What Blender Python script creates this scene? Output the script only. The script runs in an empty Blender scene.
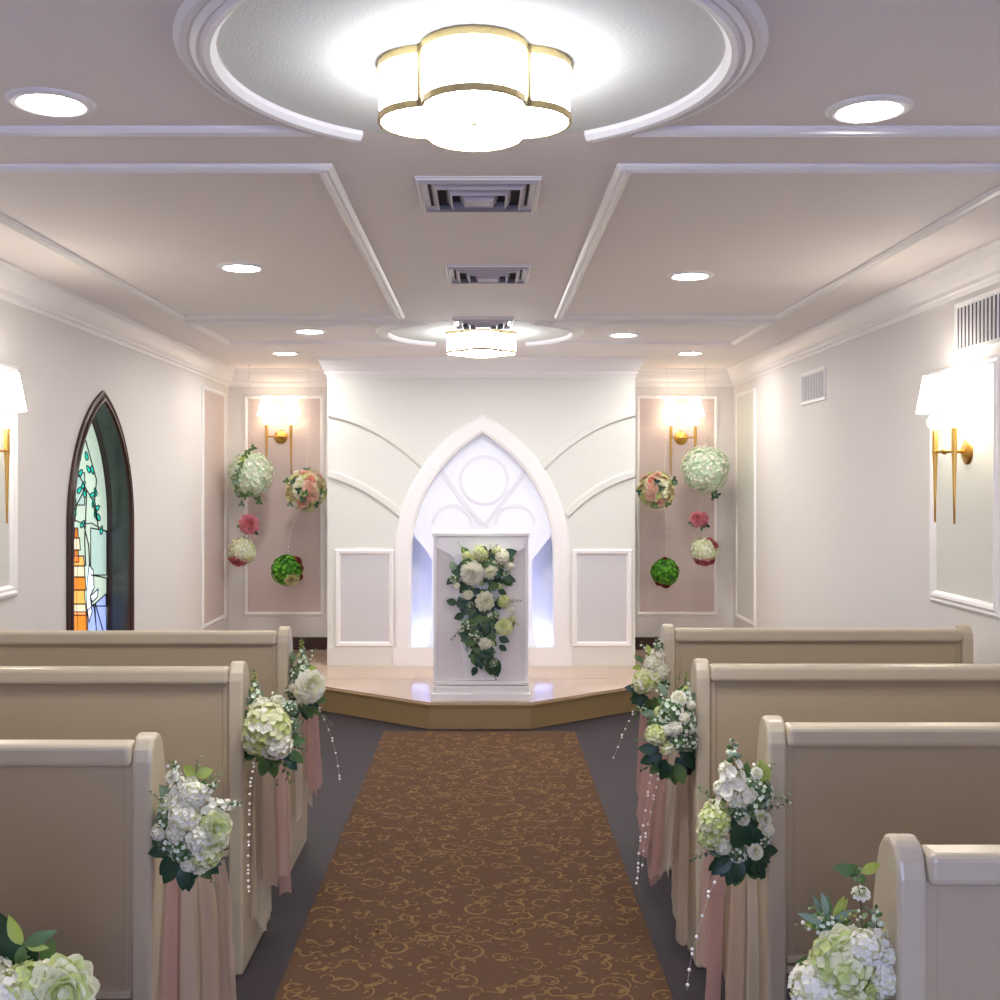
import bpy, math, random
from mathutils import Vector, Matrix, Euler
C = bpy.context.scene.collection
PI = math.pi
F, CX, CY, CH = 1120.0, 485.0, 485.0, 1.5          # lens and eye height the room was measured with
CEIL = 2.44
XC = -0.03                                         # centre line of the chapel
XL, XR = -2.08, 2.02                               # side walls
YB, YN, YF, YR = 8.3, 9.1, 6.86, -2.6              # altar wall, niche wall, platform edge, rear wall
PH = 0.165                                         # platform height


def P(px, py, y):
    return Vector(((px - CX) * y / F, y, CH - (py - CY) * y / F))


def lin(c):
    return tuple(((v / 255) / 12.92 if v <= 10 else ((v / 255 + .055) / 1.055) ** 2.4) for v in c) + (1,)


# ------------------------------------------------------------------ materials
def mat(name, col, rough=.5, metal=0, bump=0, bscale=200, var=0, vscale=8, spec=.5, emit=0, ecol=None, trans=0, alpha=1):
    m = bpy.data.materials.new(name)
    m.use_nodes = True
    nt = m.node_tree
    b = nt.nodes['Principled BSDF']
    c = lin(col)
    b.inputs['Base Color'].default_value = c
    b.inputs['Roughness'].default_value = rough
    b.inputs['Metallic'].default_value = metal
    b.inputs['Specular IOR Level'].default_value = spec
    if emit:
        b.inputs['Emission Color'].default_value = lin(ecol or col)
        b.inputs['Emission Strength'].default_value = emit
    if bump or var:
        tc = nt.nodes.new('ShaderNodeTexCoord')
    if var:
        n = nt.nodes.new('ShaderNodeTexNoise')
        n.inputs['Scale'].default_value = vscale
        n.inputs['Detail'].default_value = 4
        nt.links.new(tc.outputs['Object'], n.inputs['Vector'])
        mx = nt.nodes.new('ShaderNodeMix')
        mx.data_type = 'RGBA'
        mx.inputs[6].default_value = tuple(v * (1 - var) for v in c[:3]) + (1,)
        mx.inputs[7].default_value = tuple(min(1, v * (1 + var)) for v in c[:3]) + (1,)
        nt.links.new(n.outputs['Fac'], mx.inputs[0])
        nt.links.new(mx.outputs[2], b.inputs['Base Color'])
    if bump:
        n2 = nt.nodes.new('ShaderNodeTexNoise')
        n2.inputs['Scale'].default_value = bscale
        n2.inputs['Detail'].default_value = 3
        nt.links.new(tc.outputs['Object'], n2.inputs['Vector'])
        bp = nt.nodes.new('ShaderNodeBump')
        bp.inputs['Strength'].default_value = bump
        bp.inputs['Distance'].default_value = .01
        nt.links.new(n2.outputs['Fac'], bp.inputs['Height'])
        nt.links.new(bp.outputs['Normal'], b.inputs['Normal'])
    if trans or alpha < 1:
        out = nt.nodes['Material Output']
        sh = b.outputs[0]
        if trans:
            t = nt.nodes.new('ShaderNodeBsdfTranslucent')
            t.inputs['Color'].default_value = c
            ms = nt.nodes.new('ShaderNodeMixShader')
            ms.inputs[0].default_value = trans
            nt.links.new(sh, ms.inputs[1])
            nt.links.new(t.outputs[0], ms.inputs[2])
            sh = ms.outputs[0]
        if alpha < 1:
            t = nt.nodes.new('ShaderNodeBsdfTransparent')
            ms = nt.nodes.new('ShaderNodeMixShader')
            ms.inputs[0].default_value = alpha
            nt.links.new(t.outputs[0], ms.inputs[1])
            nt.links.new(sh, ms.inputs[2])
            sh = ms.outputs[0]
        nt.links.new(sh, out.inputs['Surface'])
    return m


M = {}
M['wall'] = mat('wall paint', (223, 220, 217), .6, bump=.08, bscale=90, var=.015)
M['altarwall'] = mat('altar wall paint', (224, 225, 219), .5, bump=.04, bscale=90)
M['ceiling'] = mat('ceiling paint', (238, 231, 230), .7, bump=.06, bscale=120)
M['stipple'] = mat('stippled plaster', (226, 228, 224), .8, bump=.16, bscale=130)
M['trim'] = mat('white gloss trim', (240, 238, 238), .35)
M['mauve'] = mat('mauve panel paint', (206, 190, 186), .6, bump=.05, bscale=60)
M['grey'] = mat('grey panel paint', (208, 207, 210), .5)
M['softgrey'] = mat('soft grey green panel paint', (214, 216, 208), .5)
M['pew'] = mat('greige painted wood', (176, 160, 134), .38, bump=.03, bscale=40, var=.02)
M['pewedge'] = mat('greige painted wood smooth', (190, 178, 154), .28)
M['floor'] = mat('dark slate vinyl', (50, 43, 50), .6, spec=.3, bump=.05, bscale=60, var=.06)
M['carpet'] = mat('brown carpet pile', (98, 74, 58), .95, bump=.5, bscale=500, var=.12, vscale=14, spec=.1)
M['gold_thread'] = mat('gold carpet thread', (132, 104, 64), .8, bump=.4, bscale=400, spec=.2, var=.2, vscale=30)
M['riser'] = mat('olive brown riser', (158, 132, 90), .3, bump=.1, bscale=14, var=.08, vscale=5)
M['tile'] = mat('polished beige tile', (196, 172, 152), .08, var=.05, vscale=3)
M['grout'] = mat('dark grout', (130, 110, 98), .6)
M['darkwood'] = mat('dark brown wood', (62, 38, 34), .3, var=.15, vscale=12)
M['jamb'] = mat('dark glossy jamb', (74, 80, 76), .15)
M['gold'] = mat('brushed gold', (214, 170, 92), .28, metal=1)
M['palegold'] = mat('champagne gold', (196, 176, 124), .35, metal=.6)
M['vent'] = mat('vent enamel', (186, 180, 190), .4)
M['ventdark'] = mat('vent shadow gap', (60, 56, 64), .8)
M['lamp'] = mat('glowing lamp glass', (255, 255, 255), .4, emit=38, ecol=(255, 252, 248))
M['lampside'] = mat('softly glowing lamp glass', (255, 255, 255), .4, emit=9, ecol=(250, 251, 255))
M['canbright'] = mat('bright downlight lens', (255, 255, 255), .4, emit=125, ecol=(255, 250, 244))
M['can'] = mat('glowing downlight lens', (255, 255, 255), .4, emit=110, ecol=(255, 251, 247))
M['shade'] = mat('glowing fabric shade', (255, 252, 245), .8, emit=6.5, ecol=(255, 246, 234))
M['nicheshade'] = mat('glowing small fabric shade', (255, 250, 240), .8, emit=2.6, ecol=(255, 234, 208))
M['nichebulb'] = mat('small glowing globe bulb', (255, 252, 245), .4, emit=2.6, ecol=(255, 234, 208))
M['bulb'] = mat('glowing globe bulb', (255, 252, 245), .4, emit=5, ecol=(255, 242, 226))
M['led'] = mat('cool light strip', (230, 232, 255), .4, emit=15, ecol=(172, 178, 255))
M['led_fill'] = mat('added cool fill emitter', (230, 232, 255), .4, emit=5, ecol=(172, 178, 255))
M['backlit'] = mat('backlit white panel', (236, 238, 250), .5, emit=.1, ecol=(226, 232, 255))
M['white'] = mat('white lacquer', (244, 242, 242), .3)
M['podgrey'] = mat('pale lilac panel', (232, 225, 225), .4)
M['daylight'] = mat('daylit rear window', (255, 255, 255), .5, emit=5, ecol=(160, 182, 255))
# plants
M['p_white'] = mat('white petal', (242, 240, 226), .6, trans=.25)
M['p_cream'] = mat('cream petal', (232, 232, 192), .6, trans=.25)
M['p_lime'] = mat('lime petal', (206, 218, 140), .6, trans=.25)
M['p_mint'] = mat('mint white petal', (222, 236, 214), .6, trans=.2)
M['p_pink'] = mat('rose pink petal', (212, 128, 138), .6, trans=.2)
M['p_peach'] = mat('peach petal', (240, 196, 172), .6, trans=.25)
M['p_blush'] = mat('blush petal', (240, 214, 200), .6, trans=.25)
M['p_coral'] = mat('coral petal', (236, 130, 118), .6, trans=.2)
M['p_tan'] = mat('tan petal', (214, 186, 130), .6, trans=.2)
M['p_red'] = mat('dusky red petal', (172, 78, 74), .6, trans=.2)
M['g_bright'] = mat('bright moss green', (102, 176, 44), .6, trans=.2)
M['g_bright2'] = mat('deep moss green', (62, 130, 32), .6, trans=.2)
M['g_dark'] = mat('dark leaf green', (38, 72, 50), .4, trans=.1)
M['g_mid'] = mat('mid leaf green', (84, 116, 62), .45, trans=.2)
M['g_grey'] = mat('eucalyptus grey green', (122, 144, 118), .5, trans=.2)
M['g_yellow'] = mat('yellow green leaf', (166, 182, 84), .45, trans=.3)
M['stem'] = mat('green stem', (84, 92, 54), .6)
M['pearl'] = mat('pearl bead', (246, 240, 232), .15, spec=.8)
M['thread'] = mat('clear thread', (200, 196, 190), .4)
M['t_pink'] = mat('pink tulle', (196, 156, 150), .8, trans=.3, alpha=.6)
M['t_peach'] = mat('peach tulle', (198, 174, 156), .8, trans=.3, alpha=.62)
M['t_cream'] = mat('cream tulle', (208, 198, 182), .8, trans=.3, alpha=.55)
M['black'] = mat('black vase plastic', (26, 32, 36), .4)
# stained glass: daylight comes through, so each colour glows
for k, c, e in (('pale', (190, 210, 194), .6), ('pale2', (172, 200, 192), .6), ('teal', (30, 180, 160), .85), ('orange', (216, 128, 44), .75),
                ('amber', (232, 166, 84), .8), ('sand', (222, 206, 176), .75), ('sky', (150, 168, 232), .8), ('snow', (226, 232, 250), .9)):
    M['sg_' + k] = mat('stained glass ' + k, c, .15, emit=e, ecol=c)
M['lead'] = mat('lead came', (34, 34, 40), .5)


# ------------------------------------------------------------------ mesh builder
class MB:
    def __init__(s):
        s.v, s.f, s.m, s.sm, s.mats = [], [], [], [], []

    def mi(s, m):
        if m not in s.mats:
            s.mats.append(m)
        return s.mats.index(m)

    def add(s, vs, fs, m, smooth=False, mx=None):
        o = len(s.v)
        k = s.mi(m)
        s.v += [tuple(mx @ Vector(v)) for v in vs] if mx is not None else [tuple(v) for v in vs]
        for f in fs:
            s.f.append(tuple(i + o for i in f))
            s.m.append(k)
            s.sm.append(smooth)

    def box(s, x0, x1, y0, y1, z0, z1, m, mx=None):
        vs = [(x, y, z) for x in (x0, x1) for y in (y0, y1) for z in (z0, z1)]
        s.add(vs, [(0, 1, 3, 2), (4, 6, 7, 5), (0, 4, 5, 1), (2, 3, 7, 6), (0, 2, 6, 4), (1, 5, 7, 3)], m, mx=mx)

    def prism(s, poly, axis, a0, a1, m, mx=None):
        def q(p, a):
            return {'x': (a, p[0], p[1]), 'y': (p[0], a, p[1]), 'z': (p[0], p[1], a)}[axis]
        n = len(poly)
        vs = [q(p, a0) for p in poly] + [q(p, a1) for p in poly]
        fs = [tuple(range(n)), tuple(range(2 * n - 1, n - 1, -1))] + [(i, i + n, (i + 1) % n + n, (i + 1) % n) for i in range(n)]
        s.add(vs, fs, m, mx=mx)

    def lathe(s, prof, m, seg=20, mx=None, smooth=True):
        vs, fs = [], []
        n = len(prof)
        for k in range(seg):
            a = 2 * PI * k / seg
            vs += [(r * math.cos(a), r * math.sin(a), z) for r, z in prof]
        for k in range(seg):
            for i in range(n - 1):
                a, b = k * n + i, ((k + 1) % seg) * n + i
                fs.append((a, b, b + 1, a + 1))
        s.add(vs, fs, m, smooth, mx)

    def ball(s, c, r, m, seg=12, sq=1, mx=None):
        k = max(4, seg // 2)
        T = Matrix.Translation(Vector(c))
        s.lathe([(r * math.sin(PI * i / k) + 1e-5, -r * sq * math.cos(PI * i / k)) for i in range(k + 1)], m, seg, (mx @ T) if mx is not None else T)

    def tube(s, pts, r, m, seg=6, taper=None):
        pts = [Vector(p) for p in pts]
        n = len(pts)
        vs, fs = [], []
        for i, p in enumerate(pts):
            d = (pts[min(i + 1, n - 1)] - pts[max(i - 1, 0)]).normalized()
            a = d.orthogonal().normalized() if i == 0 else (a - d * a.dot(d)).normalized()
            b = d.cross(a)
            rr = r if taper is None else r + (taper - r) * i / (n - 1)
            vs += [p + rr * (a * math.cos(2 * PI * k / seg) + b * math.sin(2 * PI * k / seg)) for k in range(seg)]
        for i in range(n - 1):
            for k in range(seg):
                fs.append((i * seg + k, i * seg + (k + 1) % seg, (i + 1) * seg + (k + 1) % seg, (i + 1) * seg + k))
        fs += [tuple(range(seg))[::-1], tuple(range((n - 1) * seg, n * seg))]
        s.add(vs, fs, m, True)

    def sweep(s, pts, prof, nrm, m, closed=False, smooth=False):
        """moulding: profile (across, out) swept along a path lying in the plane of normal nrm, mitred"""
        pts = [Vector(p) for p in pts]
        nrm = Vector(nrm)
        n, q = len(pts), len(prof)
        vs, fs = [], []
        for i, p in enumerate(pts):
            if closed:
                d1, d2 = (p - pts[i - 1]).normalized(), (pts[(i + 1) % n] - p).normalized()
            else:
                d1 = (p - pts[i - 1]).normalized() if i else (pts[1] - p).normalized()
                d2 = (pts[i + 1] - p).normalized() if i < n - 1 else d1
            s1, s2 = nrm.cross(d1), nrm.cross(d2)
            mt = (s1 + s2) / max(.2, 1 + s1.dot(s2))
            vs += [p + mt * u + nrm * v for u, v in prof]
        for i in range(n if closed else n - 1):
            j = (i + 1) % n
            for k in range(q):
                l = (k + 1) % q
                fs.append((i * q + k, i * q + l, j * q + l, j * q + k))
        if not closed:
            fs += [tuple(range(q)), tuple(range((n - 1) * q, n * q))[::-1]]
        s.add(vs, fs, m, smooth)

    def build(s, name, parent=None, bevel=0):
        me = bpy.data.meshes.new(name)
        me.from_pydata(s.v, [], s.f)
        for m in s.mats:
            me.materials.append(m)
        me.polygons.foreach_set('material_index', s.m)
        me.polygons.foreach_set('use_smooth', s.sm)
        me.update()
        o = bpy.data.objects.new(name, me)
        C.objects.link(o)
        o.parent = parent
        if bevel:
            b = o.modifiers.new('bevel', 'BEVEL')
            b.width = bevel
            b.segments = 3
            b.limit_method = 'ANGLE'
            b.angle_limit = math.radians(35)
        return o


def thing(name, label, cat, loc=(0, 0, 0), group=None, rz=0):
    o = bpy.data.objects.new(name, None)
    o.empty_display_size = .05
    C.objects.link(o)
    o.location = loc
    o.rotation_euler = (0, 0, rz)
    return tag(o, label, cat, group)


def tag(o, label, cat, group=None, kind=None):
    o['label'] = label
    o['category'] = cat
    if group:
        o['group'] = group
    if kind:
        o['kind'] = kind
    return o


def struct(o):
    o['kind'] = 'structure'
    return o


def inst(name, me, parent, mx):
    o = bpy.data.objects.new(name, me)
    C.objects.link(o)
    o.parent = parent
    o.matrix_local = mx
    return o


BAND = [(-.025, 0), (-.025, .008), (-.018, .016), (-.006, .02), (.004, .014), (.012, .018), (.02, .012), (.025, .006), (.025, 0)]
THIN = [(-.016, 0), (-.016, .008), (-.008, .014), (.006, .014), (.012, .007), (.016, 0)]


def rect(a0, a1, b0, b1, f):
    return [f(a0, b0), f(a1, b0), f(a1, b1), f(a0, b1)]


trim_no = [0]


def trim(mb_or_none=None):
    trim_no[0] += 1
    return 'trim_%d' % trim_no[0]


# ------------------------------------------------------------------ room shell
mb = MB(); mb.box(XL - .4, XR + .4, YR - .1, YN + .3, -.1, 0, M['floor']); struct(mb.build('floor'))
mb = MB(); mb.box(XL - .4, XR + .4, YR - .1, YN + .3, CEIL, CEIL + .1, M['ceiling']); struct(mb.build('ceiling'))
mb = MB(); mb.box(XR, XR + .12, YR, YN + .1, 0, CEIL, M['wall']); struct(mb.build('wall_right'))
mb = MB(); mb.box(XL, XR, YN, YN + .12, 0, CEIL, M['wall']); struct(mb.build('wall_niche'))
mb = MB(); mb.box(XL - .2, XR + .12, YR - .12, YR, 0, CEIL, M['wall']); struct(mb.build('wall_rear'))


def arch(c, w, z0, zs, za, n=14):
    """pointed arch outline (a, z): up the first side, over the apex, down the second"""
    h = za - zs
    R = (h * h + w * w) / (2 * w)
    out = [(c - w, z0)]
    a1 = math.asin(h / R)
    L = [(c - w + R - R * math.cos(a1 * i / n), zs + R * math.sin(a1 * i / n)) for i in range(n + 1)]
    L[-1] = (c, za)
    out += L
    out += [(2 * c - x, z) for x, z in L[-2::-1]] + [(c + w, z0)]
    return out


def wall_with_arch(mb, a0, a1, ztop, A, axis, p0, p1, m, zb=0.0, mr=None):
    """wall slab with an arched hole, cut into two concave halves at the apex"""
    k = len(A) // 2
    c, za = A[k]
    z0 = A[0][1]
    h1 = [(a0, zb), (c, zb), (c, z0)] + A[:k + 1] + [(c, ztop), (a0, ztop)]
    h2 = [(a1, zb), (a1, ztop), (c, ztop)] + A[k:] + [(c, z0), (c, zb)]
    if z0 <= zb + 1e-4:
        h1 = [(a0, zb)] + A[:k + 1] + [(c, ztop), (a0, ztop)]
        h2 = [(a1, zb), (a1, ztop), (c, ztop)] + A[k:]
    for h in (h1, h2):
        for p in (p0, p1):
            vs = [((p, u, v) if axis == 'x' else (u, p, v)) for u, v in h]
            mb.add(vs, [tuple(range(len(vs)))], m)
    n = len(A)
    vs = [((p, u, v) if axis == 'x' else (u, p, v)) for p in (p0, p1) for u, v in A]
    mb.add(vs, [(i, i + 1, i + 1 + n, i + n) for i in range(n - 1)] + [(n - 1, 0, n, 2 * n - 1)], mr or m)


# left wall with the lancet window hole
WC, WW, WZ0, WZS, WZA = 6.08, .515, .52, 1.28, 2.01
AW = arch(WC, WW, WZ0, WZS, WZA)
mb = MB(); wall_with_arch(mb, YR, YN + .1, CEIL, AW, 'x', XL, XL - .16, M['wall'], mr=M['jamb'])
struct(mb.build('wall_left'))

# window_1: outer casing, jamb, inner frame, stained glass
mb = MB()
cas = [(-.002, 0), (-.002, .014), (.010, .018), (.018, .010), (.030, .010), (.036, .02), (.048, .022), (.056, .01), (.056, 0)]
loop = [Vector((XL, a, z)) for a, z in AW]
mb.sweep(loop, [(-u, v) for u, v in cas], (1, 0, 0), M['darkwood'], closed=True)
win = struct(mb.build('window_1'))
XG = XL - .145
mb = MB()
AG = arch(WC, WW - .002, WZ0 + .002, WZS, WZA - .004)
mb.sweep([Vector((XG, a, z)) for a, z in AG], [(0, -.012), (0, .03), (.03, .03), (.05, .012), (.05, -.012)], (1, 0, 0), M['darkwood'], closed=True)
mb.build('window_frame', win)


def gl(px, py):
    y = -XG * F / (CX - px)
    return (y, CH - (py - CY) * y / F)


def glasspoly(mb, pts, m, lay, lead=True):
    x = XG + .001 + .0012 * lay
    mb.add([(x, a, z) for a, z in pts], [tuple(range(len(pts)))], m)
    if lead:
        q = [Vector((x, a, z)) for a, z in pts]
        mb.sweep(q, [(-.0035, 0), (-.0035, .003), (.0035, .003), (.0035, 0)], (1, 0, 0), M['lead'], closed=True)


random.seed(5)
mb = MB()
glasspoly(mb, AG, M['sg_pale'], 0)
# (depth, height) shapes; the tower stands left of centre, the vine hangs from the apex
for x0, y0, x1, y1, c in ((90, 528, 106, 575, 'pale2'), (68, 470, 84, 505, 'pale2'), (91, 575, 106, 606, 'pale')):
    glasspoly(mb, [gl(x0, y0), gl(x1, y0 + 3), gl(x1, y1), gl(x0, y1)], M['sg_' + c], 1)
tower = [(72, 548, 76, 530), ]
for (xa, ya, xb, yb, c) in ((73.5, 528, 77.5, 538, 'orange'), (71.5, 538, 79.5, 550, 'sand'), (73, 550, 78, 562, 'orange'), (69, 556, 83.5, 566, 'amber'),
                            (69, 566, 84, 577, 'sand'), (67, 577, 85, 590, 'orange'), (67, 590, 84.5, 604, 'amber'), (66, 604, 85.5, 615, 'sand'), (66, 612, 87, 634, 'orange'), (66, 634, 90, 660, 'amber')):
    glasspoly(mb, [gl(xa, yb), gl(xb, yb), gl(xb - .8, ya), gl(xa + .5, ya)], M['sg_' + c], 2)
    glasspoly(mb, [gl((xa + xb) / 2 - .2, yb), gl((xa + xb) / 2 + .2, yb), gl((xa + xb) / 2 + .2, ya), gl((xa + xb) / 2 - .2, ya)], M['lead'], 4, False)
glasspoly(mb, [gl(94, 604), gl(105, 594), gl(106, 640), gl(96, 640)], M['sg_sky'], 2)
glasspoly(mb, [gl(85, 612), gl(93, 604), gl(97, 640), gl(86, 640)], M['sg_sky'], 1)
glasspoly(mb, [gl(88, 565), gl(92, 570), gl(93, 588), gl(89, 596), gl(91, 612), gl(88, 622), gl(85.5, 606), gl(86, 584)], M['sg_snow'], 3)
glasspoly(mb, [gl(89, 596), gl(97, 589), gl(96, 597), gl(91, 602)], M['sg_snow'], 4)


def gleaf(px, py, ang, ln=5.5):
    c = gl(px, py)
    s = ln * 6.2 / F
    pts = []
    for t in range(10):
        a = 2 * PI * t / 10
        u, v = 1.5 * s * math.cos(a), .8 * s * math.sin(a) * (1 - .3 * math.cos(a))
        pts.append((c[0] + (u * math.cos(ang) - v * math.sin(ang)) * 1.6, c[1] + u * math.sin(ang) + v * math.cos(ang)))
    glasspoly(mb, pts, M['sg_teal'], 5)


for px, py, a in ((79, 473, .8), (87, 469, 2.4), (91, 470, -1.2), (82, 485, .9), (83, 493, 1.8), (78, 490, .6), (91, 495, .3), (94, 492, 2), (92, 503, 1.4), (73, 503, 1.2),
                  (73, 512, 1.7), (96, 508, .5), (94, 513, 1.5), (97, 517, 2.2), (81, 524, .7), (78, 458, 1), (85, 456, 2), (100, 530, 1.3)):
    gleaf(px, py, a, 3.0)
for line in (((84, 440), (88, 455), (95, 480), (93, 500), (97, 530)), ((75, 470), (84, 488), (91, 500), (95, 520)), ((84, 488), (75, 505), (73, 522)), ((73, 520), (82, 524), (90, 523), (105, 532)),
             ((82, 524), (87, 545), (88, 566)), ((85, 490), (84, 520), (83, 540), (84, 566)), ((104, 640), (94, 604))):
    pp = [Vector((XG + .009, *gl(*q))) for q in line]
    mb.tube(pp, .0035, M['lead'], 5)
mb.build('glass_pane', win)

# crown moulding along the side walls, niches and altar wall
CR = [(0, 0), (.075, 0), (.075, -.012), (.062, -.022), (.05, -.05), (.03, -.085), (.018, -.1), (.018, -.118), (.01, -.122), (.006, -.142), (0, -.142)]


def crown(mb, pts, flip):
    mb.sweep([Vector((x, y, CEIL)) for x, y in pts], [(u * flip, v) for u, v in CR], (0, 0, 1), M['trim'])


BX0, BX1 = -1.168, 1.112
mb = MB()
crown(mb, [(XL, YR), (XL, YN), (BX0, YN), (BX0, YB), (BX1, YB), (BX1, YN), (XR, YN), (XR, YR)], -1)
struct(mb.build(trim()))

# altar wall with its pointed recess
AC = -.02
AI = arch(AC, .527, .30, .98, CH + (CY - 433) * YB / F)
mb = MB()
# front slab
wall_with_arch(mb, BX0, BX1, CEIL, AI, 'y', YB, YB + .16, M['altarwall'], zb=PH)
# return sides back to the niche wall
mb.box(BX0, BX0 + .05, YB + .16, YN, PH, CEIL, M['altarwall'])
mb.box(BX1 - .05, BX1, YB + .16, YN, PH, CEIL, M['altarwall'])
mb.box(BX0 + .05, BX1 - .05, YB + .30, YB + .34, PH, CEIL, M['altarwall'])
struct(mb.build('wall_altar'))

# broad flat band round the arch
AO = arch(AC, .527, .30, .98, CH + (CY - 433) * YB / F, 16)
mb = MB()
band = [(0, 0), (0, .02), (.02, .03), (.10, .03), (.12, .02), (.125, 0)]
mb.sweep([Vector((a, YB, z)) for a, z in AO], [(u, v) for u, v in band], (0, -1, 0), M['trim'])
struct(mb.build(trim()))
mb = MB(); mb.box(AC - .66, AC + .66, YB - .03, YB, PH, .30, M['trim']); mb.box(BX0, BX1, YB - .012, YB, PH, .30, M['altarwall']); struct(mb.build('baseboard_altar'))


def P8(px, py):
    return P(px, py, YB)


def ribbon(mb, ctrl, prof, m, n=14, y=YB):
    p0, p1, p2 = [P(*c, y) for c in ctrl]
    p1 = p1 * 2 - (p0 + p2) / 2
    pts = [(1 - t) ** 2 * p0 + 2 * t * (1 - t) * p1 + t * t * p2 for t in [i / n for i in range(n + 1)]]
    mb.sweep(pts, prof, (0, -1, 0), m)


STEP = [(-.03, 0), (-.03, .012), (-.02, .02), (.02, .02), (.03, .008), (.03, 0)]
for ctrl in (((329, 413), (380, 432), (426, 468)), ((329, 474), (366, 489), (402, 515)), ((634, 413), (586, 432), (541, 468)), ((634, 474), (598, 489), (566, 515))):
    mb = MB(); ribbon(mb, ctrl, STEP, M['altarwall']); struct(mb.build(trim()))

# framed grey panels on either side
for x0, x1 in ((338, 391), (575, 629)):
    a, b = P8(x0, 552), P8(x1, 644)
    mb = MB()
    mb.box(a.x, b.x, YB - .004, YB, b.z, a.z, M['grey'])
    mb.sweep(rect(a.x, b.x, b.z, a.z, lambda u, v: (u, YB, v)), [(-.022, 0), (-.022, .012), (-.01, .022), (.008, .02), (.016, .01), (.022, 0)], (0, -1, 0), M['trim'], closed=True)
    struct(mb.build(trim()))

# tracery board and light inside the recess
YT = YB + .10
mb = MB()


def PT(px, py, y=YT):
    return P(px, py, y)


AT = [(x, z) for x, z in arch(AC, .53, 1.16, 1.161, CH + (CY - 431) * YB / F, 14)]
up = [(a, z) for a, z in AI if z > 1.13]
e0, e1 = up[0], up[-1]
pl = lambda px, py: (P(px, py, YT).x, P(px, py, YT).z)
poly = [(e1[0], 1.14), pl(550, 537), pl(540, 550), pl(532, 560), pl(532, 622), pl(540, 662), pl(424, 662), pl(432, 622), pl(432, 560), pl(426, 550), pl(415, 537), (e0[0], 1.14)] + up
mb.prism(poly, 'y', YT, YT + .02, M['backlit'])
tr = struct(mb.build('wall_recess'))
mb = MB()
BAR = [(-.017, 0), (-.017, .014), (.017, .014), (.017, 0)]
BARS = [(-.011, 0), (-.011, .01), (.011, .01), (.011, 0)]
M['tracery'] = mat('tracery white', (236, 236, 244), .5)
mb.sweep([PT(484 + 23.5 * math.cos(2 * PI * i / 40), 480 + 23.5 * math.sin(2 * PI * i / 40)) for i in range(40)], BARS, (0, -1, 0), M['tracery'], closed=True)
ribbon(mb, ((441, 470), (462, 499), (483, 525)), BAR, M['tracery'], y=YT)
ribbon(mb, ((526, 470), (505, 499), (485, 525)), BAR, M['tracery'], y=YT)
for cx_, r_ in ((452, 19), (515, 19)):
    mb.sweep([PT(cx_ + r_ * math.cos(PI + PI * i / 20), 524 + r_ * 1.0 * math.sin(PI + PI * i / 20)) for i in range(21)], BARS, (0, -1, 0), M['tracery'])
struct(mb.build(trim()))
for x0, x1 in ((411, 436), (530, 553)):
    a, b = P(x0, 650, YB + .2), P(x1, 650, YB + .2)
    mb = MB(); mb.box(a.x, b.x, YB + .2, YB + .24, .30, .325, M['led']); o = struct(mb.build('wall_light_strip'))
mb = MB()
for xx in (-.16, .12):
    mb.box(AC + xx, AC + xx + .02, YT + .06, YT + .08, .35, 1.15, M['led_fill'])  # hidden emitters added behind the board to brighten the upper slots
struct(mb.build('wall_light_strip'))
# niche back panels + side wall panels (mauve field inside a white frame)
ZT, ZB_ = CH + .715, CH - 1.045


def field_y(x0, x1, y, m, n):
    mb = MB()
    mb.box(x0, x1, y - .003, y, ZB_, ZT, m)
    mb.sweep(rect(x0, x1, ZB_, ZT, lambda u, v: (u, y, v)), THIN, n, M['trim'], closed=True)
    struct(mb.build(trim()))


def field_x(y0, y1, x, n, m, z0=ZB_, z1=ZT, prof=THIN):
    mb = MB()
    mb.box(min(x, x + n * .003), max(x, x + n * .003), y0, y1, z0, z1, m)
    mb.sweep(rect(y0, y1, z0, z1, lambda u, v: (x, u, v)), prof, (n, 0, 0), M['trim'], closed=True)
    struct(mb.build(trim()))


field_y(P(246, 0, YN).x, P(322, 0, YN).x, YN, M['mauve'], (0, -1, 0))
field_y(P(638, 0, YN).x, P(716, 0, YN).x, YN, M['mauve'], (0, -1, 0))
field_x(8.24, 8.93, XL, 1, M['mauve'])
field_x(8.36, 8.96, XR, -1, M['softgrey'])
WIDE = [(-.03, 0), (-.03, .01), (-.02, .02), (-.008, .024), (.004, .016), (.014, .018), (.024, .01), (.03, 0)]
field_x(4.39, 5.03, XR, -1, M['softgrey'], 1.0, 1.985, WIDE)
field_x(4.26, 4.92, XL, 1, M['softgrey'], 1.035, 2.0, WIDE)

# baseboards
for nm, b in (('left', (XL, XL + .015, YR, 7.6, 0, .1)), ('right', (XR - .015, XR, YR, 7.6, 0, .1))):
    mb = MB(); mb.box(*b, M['trim']); struct(mb.build('baseboard_' + nm))
mb = MB()
mb.box(XL, BX0, YN - .02, YN, PH, PH + .10, M['darkwood']); mb.box(XL, XL + .02, 7.75, YN - .02, PH, PH + .10, M['darkwood'])
struct(mb.build('baseboard_niche_left'))
mb = MB()
mb.box(BX1, XR, YN - .02, YN, PH, PH + .10, M['darkwood']); mb.box(XR - .02, XR, 7.75, YN - .02, PH, PH + .10, M['darkwood'])
struct(mb.build('baseboard_niche_right'))

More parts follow.
